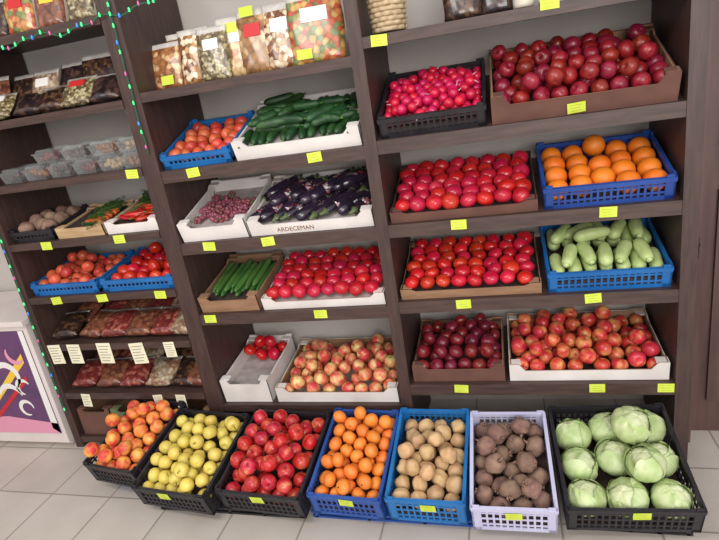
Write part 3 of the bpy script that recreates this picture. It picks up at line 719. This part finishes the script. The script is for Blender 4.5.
b=B(); b.lathe([(.001,0),(.014,0),(.014,.02),(.001,.02)],18); cap=b.mesh('cap',M_redp,True)
for x in (.55,.625,.70):
    o=ob('bottle',bot,W(x,.08,zr+.008),label='cream coloured bottle with red cap',category='bottle',group='bottles on the high shelf'); ob('cap',cap,parent=o,local=T(0,0,.17))

# ------------------------------------------------------------------ lettering on the eggplant box
o,M,w,d=ce
cu=bpy.data.curves.new('lettering','FONT'); cu.body='ARDECEMAN'; cu.size=.026; cu.extrude=.0004; cu.align_x='CENTER'
t_=bpy.data.objects.new('tmp_text',cu); COL.objects.link(t_); bpy.context.view_layer.update()
tm=bpy.data.meshes.new_from_object(t_.evaluated_get(bpy.context.evaluated_depsgraph_get()))
bpy.data.objects.remove(t_); tm.materials.clear(); tm.materials.append(mat('brown_ink',(130,92,70),rough=.8))
ob('box_lettering',tm,parent=o,local=T(-.06,-.001,.012)@Matrix.Rotation(math.radians(90),4,'X'))

# ------------------------------------------------------------------ counter with poster
b=B(); b.box(-3.0,-1.775,-.02,.40,.03,.70); b.box(-3.02,-1.765,-.04,.41,.70,.725); b.box(-2.98,-1.80,.02,.38,0,.03)
cnt=ob('counter',b.mesh('counter',mat('cream_laminate',(226,216,212),(216,206,200),scale=5,rough=.5)),I4,label='white counter with a purple poster on its front',category='counter')
b=B(); b.box(-2.35,-1.80,-.024,-.021,.09,.67)
po=ob('poster',b.mesh('poster',mat('purple_print',(84,58,96),(112,66,112),(74,60,112),scale=5,rough=.4)),parent=cnt,local=I4)
def strip(pts,m_,y=-.0252):
    b=B(); b.v=[(p[0],y,p[1]) for p in pts]; b.f=[tuple(range(len(pts)))]; b.m=[0]
    ob('printed_band',b.mesh('band',m_),parent=po,local=I4)
M_pinkp=mat('pink_print',(222,150,176),rough=.5)
strip([(-2.35,.09),(-1.80,.09),(-1.80,.15),(-2.1,.19),(-2.35,.17)],M_pinkp)
strip([(-1.83,.67),(-1.80,.67),(-1.80,.09),(-1.84,.12)],M_white)
strip([(-2.25,.20),(-2.21,.20),(-1.86,.50),(-1.86,.55)],M_yelp,-.0256)
strip([(-2.2,.17),(-2.17,.17),(-1.88,.40),(-1.88,.43)],M_redp,-.0256)
def swirl(cx,cz,r,a0,a1,wd,m_):
    b=B(); n=24
    for i in range(n+1):
        a=a0+(a1-a0)*i/n; q=len(b.v); w_=wd*math.sin(math.pi*i/n)+.003
        for rr in (r-w_,r+w_): b.v.append((cx+rr*math.cos(a),-.026,cz+rr*math.sin(a)))
        if i: b.f.append((q-2,q,q+1,q-1)); b.m.append(0)
    ob('printed_swirl',b.mesh('swirl',m_),parent=po,local=I4)
swirl(-2.0,.42,.07,-1,3.6,.014,M_white); swirl(-1.92,.36,.04,.5,4.5,.010,M_white); swirl(-2.02,.30,.07,.2,2.9,.012,M_white); swirl(-1.90,.55,.05,2.6,5.6,.010,M_pinkp); swirl(-1.95,.24,.04,0,5,.008,M_white)

# ------------------------------------------------------------------ string lights
def garland(path,label,nb,seed,sag=.02):
    r=random.Random(seed); b=B(); P=[Vector(p) for p in path]
    pts=[]
    for a,c_ in zip(P[:-1],P[1:]):
        n=max(3,int((c_-a).length/.02))
        for i in range(n): 
            q=a.lerp(c_,i/n); q+=Vector((r.uniform(-.003,.003),0,-sag*math.sin(math.pi*i/n)+.008*math.sin(i*.9))); pts.append(q)
    pts.append(P[-1]); b.tube([tuple(p) for p in pts],[.0028]*len(pts),6)
    o=ob('string_lights',b.mesh('wire',mat('green_wire',(30,92,62),rough=.5)),T(0,0,0),label=label,category='fairy lights')
    cols=[mat('led_green',(70,220,130),rough=.3,emit=1.0),mat('led_blue',(60,120,220),rough=.3,emit=.8),mat('led_pink',(200,90,150),rough=.3,emit=.4)]
    ms=[]
    for c_ in cols:
        s=B(); s.tube([(0,0,-.005),(0,0,.005),(0,0,.010)],[.0036,.0036,.0015],7); ms.append(s.mesh('bulb',c_,True))
    for i in range(nb): 
        q=pts[int((i+.5)*len(pts)/nb)]; ob('bulb',ms[(0,0,1,0,2)[i%5]],parent=o,local=T(q.x,q.y-.004,q.z))
garland([(-1.70,-.022,.36+ZO),(-1.45,-.022,.365+ZO),(-1.2,-.022,.365+ZO),(-.93,-.022,.375+ZO),(-.60,-.022,.42+ZO),(-.02,-.022,.35+ZO)],'green wired string lights along the highest shelf edge',44,1)
garland([(-.865,-.022,.42+ZO),(-.868,-.022,.1+ZO),(-.866,-.022,-.12+ZO)],'green wired string lights down the dark post',10,2,0)
garland([(-1.725,-.022,.3+ZO),(-1.722,-.022,-.3+ZO),(-1.728,-.022,-.75+ZO),(-1.725,-.022,-1.3+ZO)],'green wired string lights down the end post',26,3,0)

# ------------------------------------------------------------------ lights & camera
def area(name,loc,target,sx,sy,e,col):
    l=bpy.data.lights.new(name,'AREA'); l.shape='RECTANGLE'; l.size=sx; l.size_y=sy; l.energy=e; l.color=col
    o=bpy.data.objects.new(name,l); COL.objects.link(o); o.location=loc
    o.rotation_euler=(Vector(target)-Vector(loc)).to_track_quat('-Z','Y').to_euler()
area('shopfront_daylight',(1.4,-4.2,2.1),(-.2,0,.7),2.6,2.0,128,(1,.965,.93))
area('ceiling_lamp',(-.8,-1.9,2.75),(-.8,-.4,.7),1.8,.5,28,(1,.95,.90))
w=bpy.data.worlds.new('World'); SC.world=w; w.use_nodes=True
w.node_tree.nodes['Background'].inputs[0].default_value=(.99,.96,.97,1); w.node_tree.nodes['Background'].inputs[1].default_value=.82
a_,b_,c_=.3233,.2856,-.1585
ca,sa,cb,sb,cc_,sc=math.cos(a_),math.sin(a_),math.cos(b_),math.sin(b_),math.cos(c_),math.sin(c_)
F=Vector((-sb*ca,cb*ca,-sa)); Rt=Vector((cb,sb,0)); U=Rt.cross(F); R2=Rt*cc_+U*sc; U2=-Rt*sc+U*cc_
cam=bpy.data.cameras.new('camera'); cam.lens=36*540.54/719; cam.sensor_width=36; cam.clip_start=.05
co=bpy.data.objects.new('camera',cam); COL.objects.link(co)
mw=Matrix(((R2.x,U2.x,-F.x,.4539),(R2.y,U2.y,-F.y,-1.8981),(R2.z,U2.z,-F.z,ZO),(0,0,0,1))); co.matrix_world=mw
SC.camera=co
